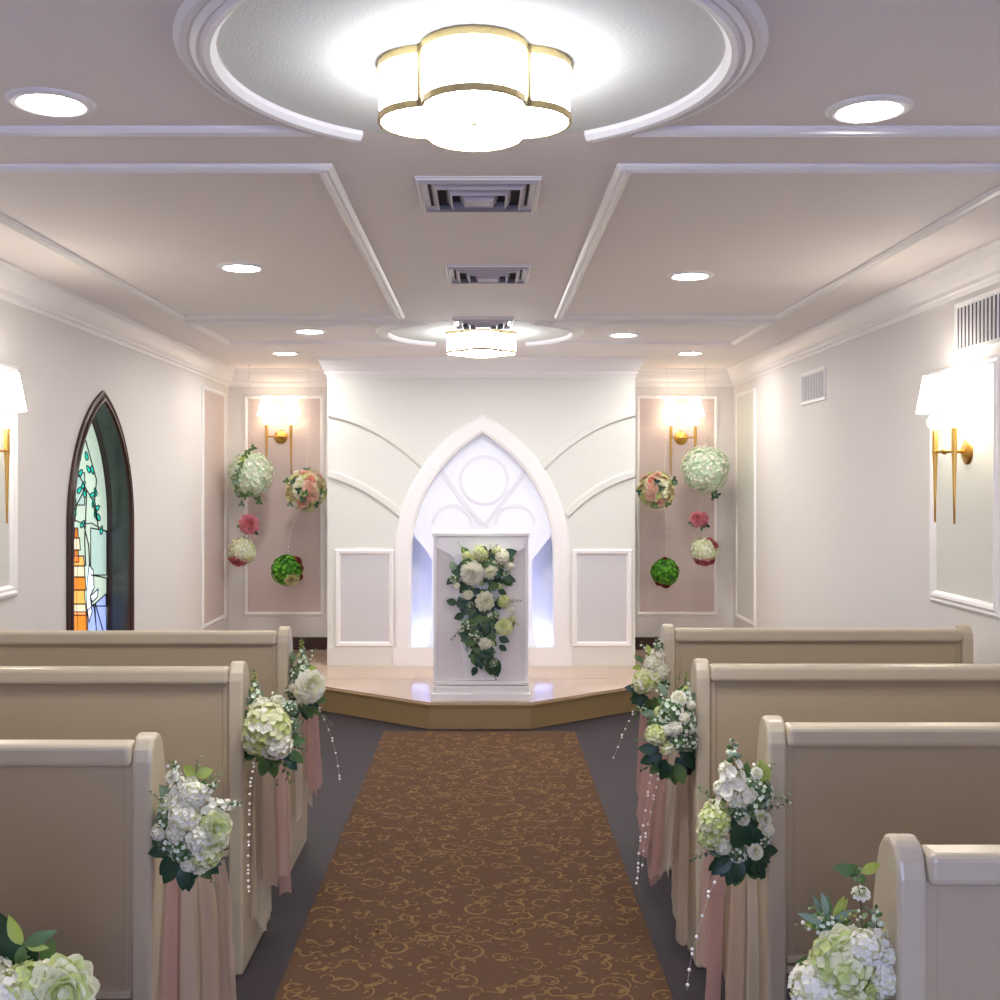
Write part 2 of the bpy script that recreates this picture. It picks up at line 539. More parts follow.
# platform
edge = [(XL, 7.62), (-1.07, 7.43), (-.345, 6.88), (.285, 6.88), (.99, 7.43), (XR, 7.62)]
mb = MB()
mb.prism(edge + [(XR, YN), (XL, YN)], 'z', PH - .012, PH, M['tile'])
for i in range(-4, 5):
    mb.box(XC + i * .46 - .0015, XC + i * .46 + .0015, 7.45 if abs(i) > 1 else 6.9, YN, PH, PH + .0004, M['grout'])
for yy in (7.72, 8.18, 8.64):
    mb.box(XL, XR, yy, yy + .003, PH, PH + .0004, M['grout'])
pf = struct(mb.build('floor_platform'))
mb = MB()
mb.sweep([Vector((x, y, 0)) for x, y in edge], [(0, .001), (0, PH - .03), (-.012, PH - .026), (-.014, PH - .012), (.03, PH - .012), (.03, .001)], (0, 0, 1), M['riser'])
mb.build('riser', pf)

# rear daylight (door opening with glass) – the entrance behind the visitor
mb = MB(); mb.box(-1.0, .9, YR, YR + .05, .0, 2.15, M['trim']); dr = struct(mb.build('door_1'))
for x0, x1 in ((-.92, -.09), (-.01, .82)):
    mb = MB(); mb.box(x0, x1, YR + .05, YR + .056, .12, 2.05, M['daylight']); mb.build('glass_pane', dr)

# ------------------------------------------------------------------ ceiling trims
def ctrim(paths, prof=BAND):
    mb = MB()
    for pts, cl in paths:
        mb.sweep([Vector((x, y, CEIL)) for x, y in pts], prof, (0, 0, -1), M['trim'], closed=cl)
    struct(mb.build(trim()))


for x0, x1 in ((-1.69, -.472), (.412, 1.63)):
    ctrim([([(x0, 3.30), (x1, 3.30), (x1, 6.22), (x0, 6.22)], True)])


def ring(cy, r, a0, a1, n=40):
    return [(XC + r * math.cos(a0 + (a1 - a0) * i / n), cy + r * math.sin(a0 + (a1 - a0) * i / n)) for i in range(n + 1)]


RI = [(-.03, 0), (-.03, .012), (-.018, .024), (-.004, .026), (.004, .018), (.012, .022), (.024, .014), (.03, 0)]
RO = [(-.018, 0), (-.018, .01), (-.008, .016), (.006, .014), (.018, 0)]
for cy in (2.5, 6.9, -1.9):
    hz = .455
    for sx in (-1, 1):
        xo = -1.69 if sx < 0 else 1.63
        xin = XC + sx * math.sqrt(.62 ** 2 - hz ** 2)
        ctrim([([(xin, cy + hz), (xo, cy + hz), (xo, cy - hz), (xin, cy - hz)], False)])
        aO = math.asin((hz - .01) / .625)
        aI = math.acos(.31 / .585)
        b = 0 if sx > 0 else PI
        ctrim([(ring(cy, .625, b - aO, b + aO), False)], RO)
        ctrim([(ring(cy, .585, b - aI, b + aI), False)], RI)
    mb = MB()
    mb.prism([(XC + .55 * math.cos(2 * PI * i / 64), cy + .55 * math.sin(2 * PI * i / 64)) for i in range(64)], 'z', CEIL - .002, CEIL, M['stipple'])
    o = mb.build('ceiling_medallion'); struct(o)


# ------------------------------------------------------------------ lamps
def quatre(c, r, n=10):
    j = (c + math.sqrt(2 * r * r - c * c)) / 2          # where two lobes meet at (j, j)
    a = math.atan2(j, j - c)
    pts = []
    for k in range(4):
        R = Matrix.Rotation(k * PI / 2, 2)
        for i in range(n + 1):
            t = -a + 2 * a * i / n
            v = R @ Vector((c + r * math.cos(t), r * math.sin(t)))
            if i < n:
                pts.append((v.x, v.y))
    return pts, j


def flushlamp(cy, label):
    t = thing('flush_ceiling_lamp', label, 'ceiling lamp', (XC + .007, cy, CEIL))
    H = .13
    q, j = quatre(.1, .113)
    mb = MB()
    n = len(q)
    mb.add([(x, y, -.004) for x, y in q] + [(x, y, -H + .002) for x, y in q], [(i, (i + 1) % n, (i + 1) % n + n, i + n) for i in range(n)], M['lampside'])
    mb.add([(x, y, -H + .002) for x, y in q], [tuple(range(n))], M['lamp'])
    mb.build('diffuser', t)
    for z0, z1, off in ((-.019, 0, .005), (-H - .003, -H + .011, .004)):
        mb = MB()
        mb.sweep([Vector((x, y, 0)) for x, y in q], [(off, z0), (off, z1), (-.003, z1), (-.003, z0)], (0, 0, 1), M['palegold'], closed=True) if False else \
            mb.sweep([Vector((x, y, 0)) for x, y in q], [(-off, z0), (-off, z1), (.003, z1), (.003, z0)], (0, 0, 1), M['palegold'], closed=True)
        mb.build('band', t)
    for sx in (-1, 1):
        for sy in (-1, 1):
            mb = MB(); mb.tube([(sx * (j + .003), sy * (j + .003), 0), (sx * (j + .003), sy * (j + .003), -H)], .0065, M['palegold'], 8); mb.build('post', t)
    mb = MB(); mb.ball((0, 0, -H - .003), .009, M['palegold'], sq=.6); mb.build('finial', t)
    return t


flushlamp(2.5, 'large gold-banded four-lobed flush ceiling lamp in the near plaster medallion')
flushlamp(6.9, 'small-looking four-lobed flush ceiling lamp over the podium by the altar')
flushlamp(-1.9, 'added unseen four-lobed flush ceiling lamp behind the camera, by the rear door')  # out of view, added to light the near pew backs


def downlight(x, y, label, m='can'):
    t = thing('recessed_light', label, 'ceiling light', (x, y, CEIL), 'round recessed lights in the ceiling')
    mb = MB(); mb.lathe([(.074, 0), (.074, -.004), (.08, -.009), (.095, -.008), (.104, -.003), (.106, 0)], M['trim'], 32); mb.build('trim_ring', t)
    mb = MB(); mb.lathe([(.0001, -.003), (.074, -.003), (.074, 0), (.0001, 0)], M[m], 32); mb.build('lens', t)


downlight(-1.065, 2.75, 'round recessed ceiling light nearest the big lamp, on its left side')
downlight(.96, 2.80, 'round recessed ceiling light nearest the big lamp, on its right side')
downlight(-1.05, 4.83, 'recessed light inside the ceiling rectangle on the window side')
downlight(.92, 5.02, 'recessed light inside the ceiling rectangle on the wall vent side')
downlight(-1.07, 6.83, 'small recessed light left of the far ceiling medallion')
downlight(.865, 7.0, 'small recessed light right of the far ceiling medallion')
downlight(1.46, 7.97, 'recessed ceiling light in front of the right flower niche', 'canbright')
downlight(-1.42, 7.97, 'recessed ceiling light in front of the left flower niche', 'canbright')
downlight(-1.06, -1.6, 'added unseen recessed ceiling light behind the camera, window side')  # this light and the next are unseen, added for the pew backs
downlight(.96, -1.6, 'added unseen recessed ceiling light behind the camera, vent side')


def ceilvent(x, y, s, label):
    t = thing('ceiling_vent', label, 'air vent', (x, y, CEIL))
    mb = MB(); mb.box(-s / 2, s / 2, -s / 2, s / 2, -.003, 0, M['ventdark']); mb.build('backing', t)
    mb = MB()
    mb.sweep([(-s / 2, -s / 2, 0), (s / 2, -s / 2, 0), (s / 2, s / 2, 0), (-s / 2, s / 2, 0)], [(-.03, 0), (-.03, .005), (0, .012), (.004, .005), (.004, 0)], (0, 0, -1), M['trim'], closed=True)
    mb.build('frame', t)
    for k, (hs, dz) in enumerate(((.46, .014), (.34, .020), (.22, .026), (.11, .032))):
        a = s * hs
        mb = MB()
        mb.sweep([(-a, -a, 0), (a, -a, 0), (a, a, 0), (-a, a, 0)], [(0, dz + .006), (.003, dz + .006), (s * .055, .004), (s * .05, .004)], (0, 0, -1), M['vent'], closed=True)
        mb.build('louver', t)
    mb = MB(); a = s * .11; mb.box(-a, a, -a, a, -.036, -.030, M['vent']); mb.build('centre_plate', t)


ceilvent(-.02, 3.60, .38, 'square ceiling air vent nearest the big quatrefoil lamp')
ceilvent(.013, 4.95, .36, 'middle square air vent between the two larger ceiling rectangles')
ceilvent(-.01, 6.45, .34, 'farthest square ceiling vent, just before the small far lamp')


def wallvent(y0, y1, z0, z1, label):
    t = thing('wall_vent', label, 'air vent', (XR, (y0 + y1) / 2, (z0 + z1) / 2))
    hy, hz = (y1 - y0) / 2, (z1 - z0) / 2
    mb = MB(); mb.box(-.002, 0, -hy, hy, -hz, hz, M['ventdark']); mb.build('backing', t)
    mb = MB(); mb.sweep([(0, -hy, -hz), (0, hy, -hz), (0, hy, hz), (0, -hy, hz)], [(-.018, 0), (-.018, .004), (0, .009), (.004, .008), (.004, 0)], (-1, 0, 0), M['trim'], closed=True); mb.build('frame', t)
    n = 15
    mb = MB()
    for i in range(n):
        yy = -hy + (i + .5) * 2 * hy / n
        mb.add([(-.003, yy - .001, -hz), (-.008, yy + .004, -hz), (-.008, yy + .009, -hz), (-.003, yy + .004, -hz), (-.003, yy - .001, hz), (-.008, yy + .004, hz), (-.008, yy + .009, hz), (-.003, yy + .004, hz)],
               [(0, 1, 5, 4), (1, 2, 6, 5), (2, 3, 7, 6), (3, 0, 4, 7)], M['trim'])
    mb.build('louver', t)


wallvent(6.64, 7.14, 2.01, 2.20, 'small-looking white wall vent high on the right wall near the altar')
wallvent(4.27, 4.80, 2.06, 2.27, 'white slatted wall vent directly above the right wall sconce')


def sconce(loc, rz, label, niche):
    """local frame: wall plane is y=0, room is -y, arms spaced along x"""
    t = thing('wall_sconce', label, 'wall lamp', loc, 'double-arm gold wall sconces', rz)
    sh = M['nicheshade'] if niche else M['shade']
    mb = MB()
    mb.lathe([(.0001, .024), (.02, .024), (.03, .016), (.045, .014), (.055, .006), (.056, 0)], M['gold'], 24, Matrix.Rotation(PI / 2, 4, 'X'))
    mb.build('backplate', t)
    mb = MB()
    mb.tube([(0, 0, 0), (0, -.1, 0)], .007, M['gold'], 8)
    mb.tube([(-.098, -.1, 0), (.098, -.1, 0)], .006, M['gold'], 8)
    mb.ball((0, -.1, 0), .014, M['gold'])
    mb.build('crossbar', t)
    for s in (-1, 1):
        x = s * .098
        T = Matrix.Translation((x, -.1, 0))
        mb = MB()
        mb.lathe([(.0001, -.30), (.004, -.298), (.0055, -.2), (.009, -.06), (.012, .0), (.0125, .09), (.011, .095), (.0001, .095)], M['gold'], 14, T)
        mb.lathe([(.0135, -.004), (.0145, 0), (.0135, .004)], M['gold'], 14, T)
        arm = mb.build('arm', t)
        mb = MB(); mb.ball((x, -.1, .128), .033, M['nichebulb'] if niche else M['bulb']); mb.build('bulb', arm)
        mb = MB()
        mb.lathe([(.077, .168), (.036 if niche else .048, .325), (.034 if niche else .046, .325), (.075, .168)], sh, 24, T)
        mb.build('lamp_shade', arm)
    return t


sconce((XR, 4.68, 1.64), -PI / 2, 'twin-shade gold wall sconce under the right wall vent', False)
sconce((XL, 4.54, 1.64), PI / 2, 'gold wall sconce beside the arched stained glass window, cut by picture edge', False)
pL = P(281, 437, YN); pR = P(681, 438, YN)
sconce((pL.x, YN, pL.z), 0, 'gold double sconce in the flower niche on the window side', True)
sconce((pR.x, YN, pR.z), 0, 'gold double sconce in the flower niche on the wall vent side', True)

# ------------------------------------------------------------------ carpet runner
random.seed(11)
mb = MB()
RX0, RX1, RY0, RY1 = -.612, .546, -2.2, 6.78
mb.box(RX0, RX1, RY0, RY1, 0.001, .010, M['carpet'])


def scroll(cx, cy, r, turns, a0, hand, w):
    vs, fs = [], []
    n = int(14 * turns) + 4
    for i in range(n + 1):
        t = i / n
        a = a0 + hand * turns * 2 * PI * t
        rr = r * (1 - .72 * t)
        ww = w * (.35 + 1.0 * math.sin(PI * min(1, t * .8 + .12)))
        for q in (rr - ww, rr + ww):
            x, y = cx + q * math.cos(a), cy + q * math.sin(a)
            vs.append((min(max(x, RX0 + .002), RX1 - .002), y, .0108))
    for i in range(n):
        fs.append((2 * i, 2 * i + 1, 2 * i + 3, 2 * i + 2))
    mb.add(vs, fs, M['gold_thread'])


def leafmark(cx, cy, L, a):
    vs = []
    for u, v in ((0, 0), (.3, .2), (.65, .26), (1, 0), (.6, -.1), (.25, -.12)):
        x, y = cx + L * (u * math.cos(a) - v * math.sin(a)), cy + L * (u * math.sin(a) + v * math.cos(a))
        vs.append((min(max(x, RX0 + .002), RX1 - .002), y, .0109))
    mb.add(vs, [tuple(range(6))], M['gold_thread'])


S = .128
nx = 9
tile_motifs = []
for i in range(nx):
    for j in range(8):
        tile_motifs.append((i, j, random.uniform(-.04, .04), random.uniform(-.04, .04), random.uniform(.026, .072), random.uniform(.35, 1.0), random.uniform(0, 6.3), random.choice((-1, 1)), random.uniform(0, 6.3), random.uniform(0, 6.3)))
for rep in range(6):
    for (i, j, dx, dy, r, tn, a0, hd, la, lb) in tile_motifs:
        cx, cy = RX0 + .07 + i * S + dx, 2.2 + rep * 8 * S * .83 + j * S * .83 + dy
        if cy > RY1 - .1:
            continue
        scroll(cx, cy, r, tn, a0, hd, random.uniform(.0018, .0042))
        e = (cx + r * math.cos(a0), cy + r * math.sin(a0))
        scroll(e[0] + r * .6 * math.cos(a0), e[1] + r * .6 * math.sin(a0), r * .6, .7, a0 + PI, -hd, .0024)
        leafmark(e[0], e[1], .045, la)
        leafmark(cx + .02, cy + .01, .028, lb)
        for q in range(4):
            leafmark(cx + .05 * math.cos(lb * 3 + q * 1.7), cy + .05 * math.sin(la * 2 + q * 1.7), .018, la + q * 1.3)
        if (i + j) % 2:
            leafmark(cx - .06, cy + .05, .035, lb + 1.5)
tag(mb.build('aisle_runner'), 'long brown aisle runner carpet with gold scrollwork leading to the altar step', 'carpet')

# ------------------------------------------------------------------ pews
END = [(.0, 0), (.0, .90), (.006, .925), (.022, .949), (.045, .957), (.07, .949), (.09, .927), (.105, .89), (.125, .80), (.15, .72), (.22, .63), (.33, .58), (.42, .55), (.46, .50), (.475, .40), (.47, .1), (.45, 0)]


def pew(y, xa, xf, label, side):
    """xa aisle end, xf wall end; back face at y, seat faces the altar"""
    t = thing('church_pew', label, 'pew', (xa, y, 0), 'painted pews on the %s of the aisle' % side)
    s = 1 if xf > xa else -1
    L = abs(xf - xa)

    def bx(mb, a, b, *r):
        mb.box(min(s * a, s * b), max(s * a, s * b), *r)
    for a in (0, L - .045):
        mb = MB(); e = sorted((s * a, s * (a + .045)))
        mb.prism(END, 'x', e[0], e[1], M['pewedge']); mb.build('end_panel', t, .009)
    mb = MB(); bx(mb, .045, L - .045, .018, .04, .40, .90, M['pew'])
    bx(mb, .045, .065, .013, .02, .40, .90, M['pew']); bx(mb, L - .065, L - .045, .013, .02, .40, .90, M['pew'])
    mb.build('backrest', t, .003)
    mb = MB(); bx(mb, .0451, L - .0451, -.006, .055, .890, .94, M['pewedge']); mb.build('top_rail', t, .012)
    mb = MB(); bx(mb, .0451, L - .0451, .004, .05, .362, .382, M['pewedge']); bx(mb, .0451, L - .0451, .0, .05, .388, .405, M['pewedge']); mb.build('bottom_rail', t, .004)
    mb = MB(); bx(mb, .0451, L - .0451, .05, .45, .40, .435, M['pew']); mb.build('seat', t, .008)
    return t


RXA, LXA = .652, -.735
RX = [.628, .657, .655, .695]
LX = [-.72, -.72, -.74, -.75]
RP = [1.70, 2.60, 3.47, 4.35]
LP = [1.53, 2.42, 3.42, 4.27]
for y, xa, l in zip(RP, RX, ('greige pew nearest the camera on the right with bluish-lit back', 'right-hand pew, second from the camera, white snapdragon bouquet on its end',
                     'right-hand pew, third from the camera, bushy green bouquet on its end', 'right-hand pew nearest the altar, its wall end in view')):
    pew(y, xa, 1.90, l, 'right side')
for y, xa, l in zip(LP, LX, ('left pew nearest the camera, only its end bouquet in view', 'left pew whose bouquet has a yellow-cream peony and spreading white stocks',
                     'left pew with a large round cream hydrangea on its end', 'left pew closest to the altar, in front of the arched window')):
    pew(y, xa, -2.0, l, 'left side')


# ------------------------------------------------------------------ flowers
def petal(mb, mx, L, W, cup, curl, m, nu=4):
    cols = (-1, -.5, 0, .5, 1) if nu > 3 else (-1, 0, 1)
    q = len(cols)
    vs, fs = [], []
    rf = random.uniform(0, 6)
    for i in range(nu + 1):
        u = i / nu
        w = W * (.28 + 2.1 * u - 1.72 * u ** 2.2)
        for s_ in cols:
            ruf = .055 * L * u * u * math.sin(rf + s_ * 4.2 + u * 3)
            vs.append((s_ * w, L * u * (1 - .2 * s_ * s_ * u * u), cup * abs(s_) ** 1.5 * w + curl * L * u * u + ruf))
    for i in range(nu):
        for k in range(q - 1):
            a = i * q + k
            fs.append((a, a + 1, a + q + 1, a + q))
    mb.add(vs, fs, m, True, mx)


def frame(n, spin=0.0):
    n = Vector(n).normalized()
    return (n.to_track_quat('Z', 'Y').to_matrix() @ Matrix.Rotation(spin, 3, 'Z')).to_4x4()


def fib(n, jitter=.15):
    for i in range(n):
        z = 1 - 2 * (i + .5) / n
        a = i * 2.399963
        r = math.sqrt(1 - z * z)
        v = Vector((r * math.cos(a), r * math.sin(a), z)) + Vector([random.uniform(-jitter, jitter) for _ in range(3)])
        yield v.normalized()


def hydrangea(mats, n=60, R=1.0, core=None, fs=.21):
    """unit-radius ball of four-petalled florets"""
    mb = MB()
    mb.ball((0, 0, 0), R * .84, core or mats[0], 14)
    for v in fib(n):
        m = random.choice(mats)
        T = Matrix.Translation(v * R * random.uniform(.82, .95)) @ frame(v + Vector((0, 0, .1)), random.uniform(0, 6))
        for k in range(4):
            petal(mb, T @ Matrix.Rotation(k * PI / 2, 4, 'Z') @ Matrix.Rotation(random.uniform(.05, .45), 4, 'X'), R * fs, R * fs * .52, .25, .1, m, 4 if n < 200 else 3)
    return mb


def rose(mats, layers=5, R=1.0, opening=1.0):
    """unit rose facing +Z"""
    mb = MB()
    mb.ball((0, 0, .12), R * .32, mats[0], 10)
    for l in range(layers):
        t = (l + 1) / layers
        n = 4 + l + l // 2
        for k in range(n):
            a = 2 * PI * k / n + l * .7 + random.uniform(-.1, .1)
            tilt = (1.35 - 1.15 * t * opening) + random.uniform(-.08, .08)
            T = Matrix.Rotation(a, 4, 'Z') @ Matrix.Translation((0, R * .10 * t, R * (.05 - .18 * t))) @ Matrix.Rotation(tilt, 4, 'X')
            petal(mb, T, R * (.55 + .42 * t), R * (.28 + .17 * t), .6, -.24 * t, random.choice(mats), 5)
    return mb


def spike(mats, gm, n=26, L=1.0, r0=.17):
    """snapdragon / stock spike growing along +Z from the origin, length about one"""
    mb = MB()
    mb.tube([(0, 0, -.2), (.02, 0, .5 * L), (0, .01, L)], .018, M['stem'], 5, .006)
    for i in range(n):
        t = i / (n - 1)
        a = i * 2.4
        z = .1 + .88 * t * L
        s_ = r0 * (1.15 - .85 * t)
        m = random.choice(mats) if t < .68 else random.choice(gm)
        c = Vector((math.cos(a) * s_ * .75, math.sin(a) * s_ * .75, z))
        T = Matrix.Translation(c) @ frame(Vector((math.cos(a), math.sin(a), .5)), a)
        if t < .68:
            for k in range(5):
                petal(mb, T @ Matrix.Rotation(k * PI * .4, 4, 'Z') @ Matrix.Rotation(random.uniform(.2, .8), 4, 'X'), s_ * .8, s_ * .42, .4, 0, m, 3)
        else:
            mb.ball((0, 0, 0), s_ * .5, m, 8, 1.3, T)
    return mb


def leaf(mb, p, d, L, W, m, up=(0, 0, 1), curl=-.25):
    d = Vector(d).normalized()
    x = d.cross(Vector(up))
    x = x.normalized() if x.length > .01 else Vector((1, 0, 0))
    n = x.cross(d)
    T = Matrix.Translation(Vector(p)) @ Matrix((x, d, n)).transposed().to_4x4()
    vs, fs = [], []
    nu = 6
    for i in range(nu + 1):
        u = i / nu
        w = W * (math.sin(PI * u ** .85) ** .85 if 0 < u < 1 else 0.01)
        for s_ in (-1, 0, 1):
            vs.append((s_ * w, L * u, .25 * abs(s_) * w + curl * L * u * u))
    for i in range(nu):
        for k in (0, 1):
            a = i * 3 + k
            fs.append((a, a + 1, a + 4, a + 3))
    mb.add(vs, fs, m, True, T)


def sprig(mb, p, d, L, m, n=9, ls=.16, bud=None):
    """stem with paired small leaves / buds"""
    p, d = Vector(p), Vector(d).normalized()
    bend = Vector([random.uniform(-.25, .25) for _ in range(3)])
    pts = [p + d * L * t + bend * L * t * t * .5 for t in [i / 6 for i in range(7)]]
    mb.tube(pts, L * .012, M['stem'], 5, L * .005)
    for i in range(n):
        t = .25 + .75 * i / (n - 1)
        k = min(5, int(t * 6))
        q = pts[k].lerp(pts[k + 1], t * 6 - k)
        a = i * 2.2
        o = d.orthogonal().normalized()
        o = Matrix.Rotation(a, 3, d) @ o
        if bud and i % 2:
            mb.ball(q + o * L * .06, L * .05, bud, 7)
        else:
            leaf(mb, q, o + d * .6, L * ls * (1.2 - .5 * t), L * ls * .38, m)


random.seed(3)
ME = {}


def proto(key, mb):
    me_o = mb.build(key)
    ME[key] = me_o.data
    bpy.data.objects.remove(me_o)


proto('hyd_cream', hydrangea([M['p_cream'], M['p_cream'], M['p_lime'], M['p_white']], 120, core=M['p_lime']))
proto('hyd_lime', hydrangea([M['p_lime'], M['p_cream'], M['p_cream']], 120, core=M['p_lime']))
proto('hyd_white', hydrangea([M['p_white'], M['p_white'], M['p_cream']], 110, core=M['p_cream']))
proto('hyd_grey', hydrangea([M['p_white'], M['g_grey'], M['p_mint']], 60, core=M['g_mid'], fs=.2))
proto('rose_white', rose([M['p_white'], M['p_cream']], 6))
proto('rose_cream', rose([M['p_cream'], M['p_cream'], M['p_lime']], 6))
proto('dahlia', rose([M['p_white']], 8))
proto('rose_pink', rose([M['p_pink']], 6))
proto('rose_peach', rose([M['p_peach'], M['p_blush']], 5))
proto('rose_coral', rose([M['p_coral'], M['p_peach']], 5))
proto('rose_red', rose([M['p_red']], 5))
proto('rose_tan', rose([M['p_tan'], M['p_cream']], 5))
proto('spike_white', spike([M['p_white']], [M['p_mint'], M['g_mid'], M['g_grey']]))
proto('spike_green', spike([M['p_mint'], M['g_grey'], M['p_lime']], [M['g_mid'], M['g_yellow']], n=28, r0=.12))
proto('ball_white', hydrangea([M['p_mint'], M['p_mint'], M['p_white']], 420, fs=.105))
proto('ball_cream', hydrangea([M['p_cream'], M['p_white'], M['p_mint']], 260, fs=.12))
proto('ball_green', hydrangea([M['g_bright'], M['g_bright'], M['g_bright2']], 260, core=M['g_bright2'], fs=.15))
_mb = MB(); _mb.ball((0, 0, 0), .006, M['pearl'], 8)
proto('pearl', _mb)


def bloom(t, loc, key, name, c, r, face=(0, -1, .3), spin=None):
    """a bloom of world radius r at world point c, child of t"""
    mx = Matrix.Translation(c - Vector(loc)) @ frame(face, random.uniform(0, 6) if spin is None else spin) @ Matrix.Scale(r, 4)
    return inst(name, ME[key], t, mx)


KIND = {'hc': ('hyd_cream', 'hydrangea'), 'hl': ('hyd_lime', 'hydrangea'), 'hw': ('hyd_white', 'hydrangea'), 'hg': ('hyd_grey', 'filler_flower'),
        'rw': ('rose_white', 'rose'), 'rc': ('rose_cream', 'peony'), 'da': ('dahlia', 'dahlia'), 'rp': ('rose_pink', 'rose'), 'rh': ('rose_peach', 'rose'),
        'ro': ('rose_coral', 'rose'), 'rr': ('rose_red', 'rose'), 'rt': ('rose_tan', 'rose'), 'sw': ('spike_white', 'snapdragon'), 'sg': ('spike_green', 'snapdragon')}


def bouquet(loc, label, items, leaves, sprigs, name='pew_bouquet', group='flower bouquets on the pew ends', cat='flower bouquet', holder=True):
    """items: (kind, px, py, radius_px, depth, face) ; spikes: radius = length, face = direction"""
    loc = Vector(loc)
    t = thing(name, label, cat, loc, group)
    for it in items:
        k, px, py, r, y = it[:5]
        fc = it[5] if len(it) > 5 else (random.uniform(-.4, .4), -1, random.uniform(-.1, .5))
        bloom(t, loc, *KIND[k], P(px, py, y), r * y / F, fc)
    mb = MB()
    for (px, py, L, y, dx, dz, m, w) in leaves:
        s_ = y / F
        leaf(mb, P(px, py, y) - loc, (dx, random.uniform(-.35, .1), dz), L * s_, L * s_ * w, M[m], up=(0, -1, .2))
    for (px, py, L, y, dx, dz, m) in sprigs:
        bud = M['p_white'] if m == 'b' else None
        sprig(mb, P(px, py, y) - loc, (dx, random.uniform(-.3, .1), dz), L * y / F, M['g_mid' if m == 'b' else m], bud=bud)
    mb.build('foliage', t)
    return t


def ring_leaves(px, py, r, y, n, L, ms, w=.3, a0=0, a1=2 * PI):
    out = []
    for i in range(n):
        a = a0 + (a1 - a0) * i / max(1, n - 1) + random.uniform(-.15, .15)
        a += random.uniform(-.3, .3)
        rr = r * random.uniform(.35, 1)
        out.append((px + rr * math.cos(a), py - rr * math.sin(a), L * random.uniform(.75, 1.15), y + random.uniform(-.01, .03), math.cos(a), math.sin(a), random.choice(ms), w))
    return out


D, G, E, Y = 'g_dark', 'g_mid', 'g_grey', 'g_yellow'
# L1
y = 2.41
bouquet((-.70, y + .08, .78), 'pew bouquet with yellow-cream peony, white stocks and one spike reaching over the aisle', [
    ('rc', 216, 828, 17, y - .03, (.7, -1, .1)), ('hc', 206, 852, 17, y - .02), ('hc', 212, 838, 17, y), ('hw', 185, 818, 17, y - .03), ('hw', 193, 795, 14, y - .02), ('hw', 198, 838, 14, y - .04),
    ('hg', 172, 842, 14, y), ('hg', 168, 822, 13, y), ('hc', 168, 806, 11, y + .02), ('hg', 183, 850, 13, y - .03), ('rw', 191, 781, 6, y, (.2, -1, .6)), ('rw', 172, 776, 7, y, (-.3, -1, .6)),
    ('sw', 205, 808, 40, y, (1, -.2, .18)), ('sw', 180, 805, 46, y + .02, (-.1, -.1, 1)), ('rw', 200, 867, 9, y, (.3, -1, -.2)), ('hw', 178, 832, 12, y - .03), ('hw', 180, 806, 11, y - .01), ('sw', 195, 800, 36, y - .02, (.75, -.3, .6)), ('hw', 160, 832, 9, y - .01), ('hw', 190, 862, 10, y - .02)],
    ring_leaves(188, 846, 20, y + .01, 22, 26, [D, D, G], .3, PI * .95, PI * 2.1) + ring_leaves(190, 815, 22, y + .04, 14, 22, [G, E], .3) + [(196, 775, 16, y, -.9, .6, Y, .35), (196, 775, 17, y, 1, .3, Y, .35)],
    [(188, 812, 52, y, .25, 1, G), (180, 800, 38, y, -.2, 1, 'b'), (172, 812, 30, y, -.6, .6, E), (205, 870, 22, y, .6, -1, G), (200, 790, 28, y, .7, .6, G)])
# L2
y = 3.42
bouquet((-.70, y + .08, .80), 'pew bouquet with one large round cream hydrangea and a green spike above', [
    ('hc', 267, 728, 25, y - .04, (.1, -1, .2)), ('hc', 260, 738, 18, y - .04), ('hw', 276, 743, 17, y - .05), ('hw', 262, 708, 11, y), ('rw', 277, 702, 8, y, (.2, -1, .7)), ('sg', 257, 712, 44, y + .02, (-.05, -.1, 1)),
    ('hg', 290, 725, 9, y + .02), ('hg', 290, 708, 8, y + .02)],
    ring_leaves(272, 742, 20, y + .02, 18, 18, [D, G, G], .3, PI * 1.05, PI * 2.2) + ring_leaves(262, 712, 16, y + .03, 10, 14, [G, E], .3),
    [(275, 715, 28, y, .5, 1, G), (283, 730, 22, y, 1, .5, G), (278, 752, 36, y, .5, -1, G), (270, 752, 28, y, .2, -1, G), (284, 742, 26, y, 1, -.3, D), (268, 716, 30, y, .2, 1, 'b'), (290, 722, 26, y, .3, 1, E)])
# L3
y = 4.29
bouquet((-.71, y + .07, .84), 'pew bouquet with a single big white rose, beside the altar step', [
    ('rw', 311, 686, 16, y - .05, (.6, -1, .1)), ('rw', 308, 690, 14, y - .04, (.3, -1, 0)), ('hg', 297, 676, 9, y), ('hg', 290, 690, 8, y), ('sg', 303, 676, 40, y, (-.03, -.1, 1)), ('sg', 296, 680, 28, y + .02, (-.25, -.1, 1)), ('hw', 293, 688, 5, y - .02)],
    ring_leaves(302, 696, 15, y + .01, 16, 15, [D, G, G], .3, PI * .9, PI * 2.0) + ring_leaves(298, 672, 12, y + .02, 12, 12, [G, E, Y], .3),
    [(305, 672, 26, y, .3, 1, 'b'), (297, 675, 28, y, -.5, 1, G), (292, 690, 20, y, -1, .3, G), (308, 700, 30, y, .8, -.8, G), (300, 700, 22, y, .1, -1, D), (300, 670, 30, y, .1, 1, G)])
